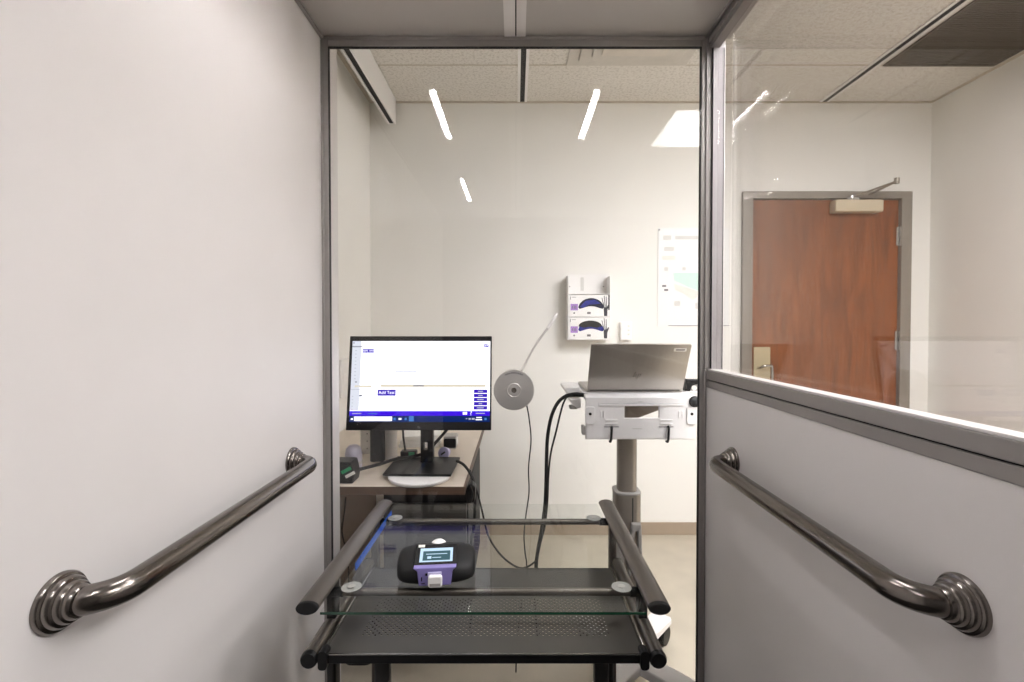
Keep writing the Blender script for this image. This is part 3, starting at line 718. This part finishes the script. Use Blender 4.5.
# side shelf on the left
g = MB(); g.prism([(.186, 1.013), (.192, .998), (.205, .983), (.247, .983), (.247, 1.018), (.20, 1.018)], 1.80, 1.98); g.build('side_shelf', M['white_plastic'], t, .004)
g = MB(); g.prism([(.205, .975), (.214, .955), (.232, .942), (.247, .942), (.247, .978)], 1.78, 1.95); g.build('shelf_bracket', M['cart_white'], t, .003)
box('shelf_foot', M['grey_plastic'], .207, .236, 1.80, 1.84, .934, .946, t, .002)
box('side_catch', M['grey_plastic'], .236, .247, 1.664, 1.70, .866, .897, t, .002)
MB().lathe([(.020, 0), (.020, .006), (.016, .012), (.004, .014)], Matrix.Translation((.632, 1.662, .985)) @ Matrix.Rotation(R(75), 4, 'X'), 24).build('knob', M['black'], t)
# column
kx, ky = .410, 1.735
MB().prism(rrect(.068, .068, .022, 6, kx, ky), .60, .855, axis='Z').build('inner_column', M['column'], t, smooth=60)
MB().prism(rrect(.094, .094, .026, 6, kx, ky), .11, .640, axis='Z').build('outer_column', M['column'], t, smooth=60)
MB().prism(rrect(.097, .097, .027, 6, kx, ky), .640, .648, axis='Z').build('column_collar', M['grey_plastic'], t, .002)
box('column_groove', M['gasket'], kx+.010, kx+.014, ky-.0475, ky-.046, .46, .632, t)
MB().prism([(kx-.045, .50), (kx-.018, .50), (kx-.030, .34), (kx-.066, .34)], ky-.075, ky-.047).build('cover', M['grey_plastic'], t, .003)
hb = []
g = MB(); g.prism([(kx+.005, .545), (kx+.038, .545), (kx+.042, .36), (kx+.032, .36), (kx+.026, .52), (kx+.015, .52), (kx+.001, .36), (kx-.009, .36)], ky-.072, ky-.049); g.build('lift_lever', M['grey_plastic'], t, .002)
# star base with casters
bx, by = .415, 1.64
MB().prism(rrect(.15, .20, .03, 5, bx, by+.02), .085, .115, axis='Z').build('base_hub', M['cart_white'], t, .004)
for (sx_, sy_, ex, ey) in ((.425, 1.67, .592, 1.868), (.405, 1.67, .238, 1.868), (.425, 1.592, .608, 1.425), (.405, 1.592, .222, 1.425)):
    b0 = Vector((sx_, sy_, 0)); v = Vector((ex, ey, 0))-b0; L = v.length; u = v/L; w = Vector((-u.y, u.x, 0))
    g = MB(); R_ = []
    for (s_, hw, za, zb) in ((.0, .036, .080, .114), (.55, .038, .080, .110), (.93, .040, .078, .102), (1.0, .030, .080, .098)):
        c = b0+u*L*s_
        R_.append([c-w*hw+Vector((0, 0, za)), c+w*hw+Vector((0, 0, za)), c+w*hw+Vector((0, 0, zb)), c-w*hw+Vector((0, 0, zb))])
    arm = g.loft(R_).build('base_arm', M['cart_white'], t, .004)
    c = b0+u*L*.88
    MB().lathe([(.034, -.012), (.036, -.006), (.036, .006), (.034, .012)], Matrix.Translation((c.x+.012, c.y-.012, .036)) @ Matrix.Rotation(R(50), 4, 'Z') @ Matrix.Rotation(PI/2, 4, 'X'), 24).build('caster_wheel', M['black'], arm)
    MB().tube([(c.x, c.y, .08), (c.x, c.y, .055)], .018, 12).build('caster_fork', M['black'], arm)
# laptop
t = thing('laptop', 'silver laptop seen from behind with its lid raised, on the cart', 'laptop', (CX, 1.82, 1.009))
th = math.atan2(.087, .166); Lh = math.hypot(.087, .166)
box('keyboard_base', M['laptop'], CX-.176, CX+.176, 1.728, 1.965, 1.0095, 1.023, t, .003)
xf = Matrix.Translation((CX, 1.722, 1.0215)) @ Matrix.Rotation(th, 4, 'X')
g = MB(); R_ = rrect(.350, Lh+.004, .006, 4, 0, (Lh+.004)/2)
lid = g.prism(R_, -.003, .003, xf).build('lid', M['laptop'], t, .001)
MB().box(-.165, .165, -.002, .006, -.006, .004, xf).build('hinge', M['black'], t, .001)
MB().box(-.170, .168, .0031, .0036, .012, Lh-.006, xf).build('display', M['black'], lid)
g = MB()
for k, (dx, z0, z1) in enumerate(((-.0125, -.006, .016), (-.0055, -.006, .007), (.0025, -.013, .009), (.0095, -.006, .009))):
    sh = .32
    zc = .062
    g.prism([(dx+sh*z0, zc+z0), (dx+.0028+sh*z0, zc+z0), (dx+.0028+sh*z1, zc+z1), (dx+sh*z1, zc+z1)], -.0036, -.0031, xf)
g.build('maker_mark', M['laptop_mark'], lid)
g = MB(); g.prism(rrect(.044, .013, .002, cx=.138, cy=Lh-.018), -.0035, -.0031, xf); g.mi = 1; g.box(.122, .154, -.0038, -.0034, Lh-.0205, Lh-.0155, xf)
g.build('asset_label', [M['label'], M['print']], lid)
# scanner on the cart top
t = thing('handheld_scanner', 'black hook-shaped scanner standing on the cart beside the laptop', 'scanner', (.635, 1.76, 1.009))
g = MB(); g.prism([(.625, 1.0095), (.645, 1.0095), (.652, 1.033), (.672, 1.038), (.70, 1.040), (.70, 1.055), (.640, 1.056), (.633, 1.058)], 1.735, 1.765); g.build('body', M['black'], t, .003)
g = MB(); g.tube([(.666+.013*math.cos(a), 1.75, 1.023+.012*math.sin(a)) for a in [2*PI*k/20 for k in range(21)]], .003, 8); g.build('ring', M['pad'], t)
MB().box(.622, .70, 1.73, 1.775, 1.0092, 1.0125).build('stand', M['white_plastic'], t, .001)
o = cable('cart_cable', [at(592, 396, 1.69), at(585, 395, 1.70), at(575, 394, 1.71), at(565, 396.5, 1.71), at(557, 404, 1.71), at(551, 418, 1.70), at(547.5, 438, 1.69), at(546.5, 462, 1.68), at(546, 485, 1.67), at(545, 505, 1.66), at(542, 528, 1.65), at(538, 550, 1.64), at(536, 568, 1.64), at(536, 610, 1.66), at(540, 645, 1.75)], .0065, 'thick black cable arching out of the cart and down to the floor')
o = cable('cart_lead', [at(592, 397, 1.695), at(570, 396, 1.715), at(564, 402, 1.715), at(560, 415, 1.71), at(556, 432, 1.70), at(551, 452, 1.69), at(548.5, 475, 1.68), at(547.5, 500, 1.67), at(545, 525, 1.66), at(540, 545, 1.65), at(536.5, 568, 1.65), at(535, 610, 1.67), at(538, 640, 1.76)], .0035, 'thinner black lead hanging beside the thick arching cart cable')

# ------------------------------------------------------------------ things on the back wall
wp = lambda px, py: at(px, py, YB)
t = thing('glove_dispenser', 'white wall rack holding two glove boxes', 'dispenser', (wp(587, 300).x, YB, wp(587, 339.5).z))
a, b = wp(566, 339.5), wp(608.5, 274)
box('back_plate', M['white_plastic'], a.x, b.x, YB-.004, YB-.0003, a.z, b.z, t, .001)
g = MB(); g.box(a.x, a.x+.008, YB-.10, YB-.004, a.z, b.z-.02); g.box(b.x-.012, b.x-.004, YB-.10, YB-.004, a.z, b.z-.02); g.box(a.x+.008, b.x-.012, YB-.10, YB-.004, a.z, a.z+.006); g.box(a.x+.008, b.x-.012, YB-.10, YB-.004, a.z+.1325, a.z+.1355)
g.box(a.x+.008, b.x-.012, YB-.10, YB-.004, a.z+.263, a.z+.267)
g.build('shelf_frame', M['white_plastic'], t, .0008)
g = MB(); g.box(a.x+.085, a.x+.105, YB-.0055, YB-.004, b.z-.10, b.z-.02); g.build('centre_rib', M['pale_print'], t)
for q in (a.x+.02, b.x-.03):
    MB().lathe([(.004, 0), (.004, .002), (.002, .003)], Matrix.Translation((q, YB-.004, b.z-.075)) @ Matrix.Rotation(PI/2, 4, 'X'), 12).build('screw', M['print'], t)
def glove_box(z0, label, first):
    gx0, gx1 = a.x+.0085, b.x-.0125; w = gx1-gx0; h = .124; yf = YB-.1005
    t = thing('glove_box', label, 'glove box', ((gx0+gx1)/2, YB-.05, z0), 'glove boxes in the wall rack')
    box('carton', M['card'], gx0, gx1, yf, YB-.006, z0, z0+h, t, .001)
    X = lambda u: gx0+u*w
    Z = lambda v: z0+v*h
    lo, hi = [], []
    for k in range(21):
        q = k/20; e = 2*q-1; m_ = .66-.24*e*e; ht = .185*max(0, 1-e**4)**.5+.004
        hi.append((X(.22+.64*q-.0*e), Z(m_+ht))); lo.append((X(.22+.64*q), Z(m_-ht)))
    out = hi+lo[::-1]
    # bean shaped opening: arch on top, hollow below
    MB().prism(out, yf-.0012, yf-.0002).build('opening', M['navy'] if first else M['blue_glove'], t)
    g = MB()
    if first:
        g.prism([(X(.27), Z(.46)), (X(.40), Z(.72)), (X(.62), Z(.78)), (X(.78), Z(.60)), (X(.62), Z(.56)), (X(.48), Z(.55)), (X(.36), Z(.40)), (X(.27), Z(.42))], yf-.004, yf-.0012)
    else:
        g.prism([(X(.52+.29*math.cos(PI*k/16)), Z(.58+.27*math.sin(PI*k/16))) for k in range(17)]+[(X(.36), Z(.52)), (X(.52), Z(.56)), (X(.68), Z(.52))], yf-.003, yf-.0012)
    g.build('glove_film', M['blue_glove'] if first else M['dark_glove'], t)
    g = MB()
    g.box(X(.03), X(.21), yf-.0007, yf-.0001, Z(.28), Z(.58))
    g.build('violet_panel', M['violet'], t)
    g = MB()
    g.box(X(.02), X(.035), yf-.0007, yf-.0001, Z(.78), Z(.92)); g.box(X(.06), X(.16), yf-.0007, yf-.0001, Z(.88), Z(.90))
    g.box(X(.10), X(.14), yf-.0007, yf-.0001, Z(.12), Z(.19)); g.box(X(.44), X(.53), yf-.0007, yf-.0001, Z(.11), Z(.21))
    g.box(X(.07), X(.09), yf-.0009, yf-.0006, Z(.36), Z(.50)); g.box(X(.11), X(.13), yf-.0009, yf-.0006, Z(.36), Z(.50)); g.box(X(.15), X(.17), yf-.0009, yf-.0006, Z(.36), Z(.50))
    g.build('lettering', M['print'], t)
    g = MB()                                   # printed hand
    q = yf-.0007
    g.prism([(X(.86), Z(.02)), (X(.94), Z(.02)), (X(.945), Z(.30)), (X(.99), Z(.52)), (X(.965), Z(.54)), (X(.92), Z(.42)), (X(.88), Z(.42)), (X(.85), Z(.38))], q, yf-.0001)
    for (u0, u1, v0, v1) in ((.855, .80, .40, .86), (.88, .855, .42, .96), (.91, .905, .42, .92)):
        g.prism([(X(u0), Z(v0)), (X(u0+.02), Z(v0)), (X(u1+.016), Z(v1)), (X(u1), Z(v1))], q, yf-.0001)
    g.build('hand_print', M['dark_print'], t)
    if first:
        g = MB(); g.box(X(.965), X(1.0), yf-.0007, yf-.0001, Z(.30), Z(1.0)); g.build('side_print', M['dark_print'], t)
glove_box(a.z+.1358, 'upper glove box in the white wall rack, navy opening', True)
glove_box(a.z+.0065, 'lower glove box in the white wall rack, dark opening edged in blue', False)
p0, p1 = wp(619.5, 340), wp(630.5, 322)
t = thing('wall_control', 'small cream control box on the back wall right of the glove rack', 'wall control', ((p0.x+p1.x)/2, YB, p0.z))
box('cover', M['card'], p0.x, p1.x, YB-.03, YB-.0003, p0.z, p1.z, t, .003)
g = MB()
for k in range(3): g.box(p1.x-.024, p1.x-.012, YB-.0315, YB-.0295, p0.z+.03+k*.024, p0.z+.040+k*.024)
g.build('button', M['sand'], t, .001)
q0, q1 = wp(657.5, 326), wp(729, 228)
t = thing('wall_poster', 'large white poster with a pale green map on the back wall', 'poster', ((q0.x+q1.x)/2, YB, q0.z))
box('sheet', M['poster'], q0.x, q1.x, YB-.003, YB-.0003, q0.z, q1.z, t)
g = MB()
def pr(x0, y0, x1, y1, mi):
    A, B = wp(x0, y1), wp(x1, y0); g.mi = mi; g.box(A.x, B.x, YB-.0036, YB-.0030, A.z, B.z)
def pp(pts, mi):
    g.mi = mi; g.prism([(wp(*p).x, wp(*p).z) for p in pts], YB-.0036, YB-.0030)
pr(663, 235.5, 671, 240, 2); pr(675, 236, 720, 239.5, 3)
pr(664, 247, 674, 251, 3); pr(662, 256, 675, 260, 1); pr(664, 267, 668, 271, 3); pr(682, 267, 685.5, 270.5, 2)
pp([(673, 273), (698, 273), (716, 275), (720, 287), (708, 294), (690, 288), (682, 284), (674, 281)], 0)
pp([(674, 284), (684, 287), (700, 292), (696, 298), (692, 300), (684, 294), (675, 290)], 1)
pr(662, 285, 666, 287, 4); pr(664, 289, 668, 291, 4); pr(674, 301, 680, 306, 3); pr(695, 303, 703, 309, 3); pr(712, 299, 722, 306, 3)
g.build('print', [M['mint'], M['sand'], M['pale_print'], M['pale_print'], M['print']], t)
g = MB(); A = wp(668, 326); B = wp(729, 325.4); g.box(A.x, B.x, YB-.004, YB-.0028, A.z, B.z); g.build('bottom_rail', M['print'], t)
MB().lathe([(.004, 0), (.004, .003), (.002, .005)], Matrix.Translation((wp(659, 230).x, YB-.003, wp(659, 230).z)) @ Matrix.Rotation(PI/2, 4, 'X'), 12).build('pin', M['dark_print'], t)
# white fitting on the left room wall
t = thing('wall_fitting', 'slim white wall fitting on the left wall beside the monitor', 'wall fitting', (XL, 2.37, 1.0))
box('cover', M['white_plastic'], XL+.0003, XL+.014, 2.30, 2.40, .90, 1.09, t, .004)
box('rocker', M['card'], XL+.014, XL+.016, 2.335, 2.365, .965, 1.02, t, .001)
# pale plastic box on the floor
t = thing('floor_box', 'pale grey rounded plastic box on the floor beneath the desk', 'box', (-.565, 1.78, 0))
MB().prism(rrect(.12, .10, .035, 6, -.585, 1.76), .010, .05, axis='Z').build('shell', M['grey_plastic'], t, .006)
MB().prism(rrect(.112, .092, .033, 6, -.585, 1.76), 0, .010, axis='Z').build('foot', M['black'], t)

# ------------------------------------------------------------------ camera, world, view
cam = bpy.data.cameras.new('camera'); co = bpy.data.objects.new('camera', cam); C.objects.link(co)
cam.sensor_width = 36; cam.lens = F/1024*36; cam.clip_start = .02
co.location = (0, 0, CAMZ); co.rotation_euler = (PI/2-PITCH, 0, 0)
cam.shift_x = -4/1024; cam.shift_y = -(14-F*math.tan(PITCH))/1024
S.camera = co
w = bpy.data.worlds.new('world'); S.world = w; w.use_nodes = True
w.node_tree.nodes['Background'].inputs[0].default_value = (.9, .92, 1, 1)
w.node_tree.nodes['Background'].inputs[1].default_value = .02
vs = S.view_settings; vs.view_transform = 'Standard'; vs.look = 'None'; vs.exposure = 0; vs.gamma = 1; vs.use_curve_mapping = False
S.cycles.max_bounces = 14; S.cycles.diffuse_bounces = 7; S.cycles.glossy_bounces = 6; S.cycles.transparent_max_bounces = 24; S.cycles.transmission_bounces = 8
S.cycles.use_denoising = True
S.cycles.sample_clamp_indirect = 0; S.cycles.caustics_reflective = False; S.cycles.caustics_refractive = False; S.cycles.use_adaptive_sampling = False
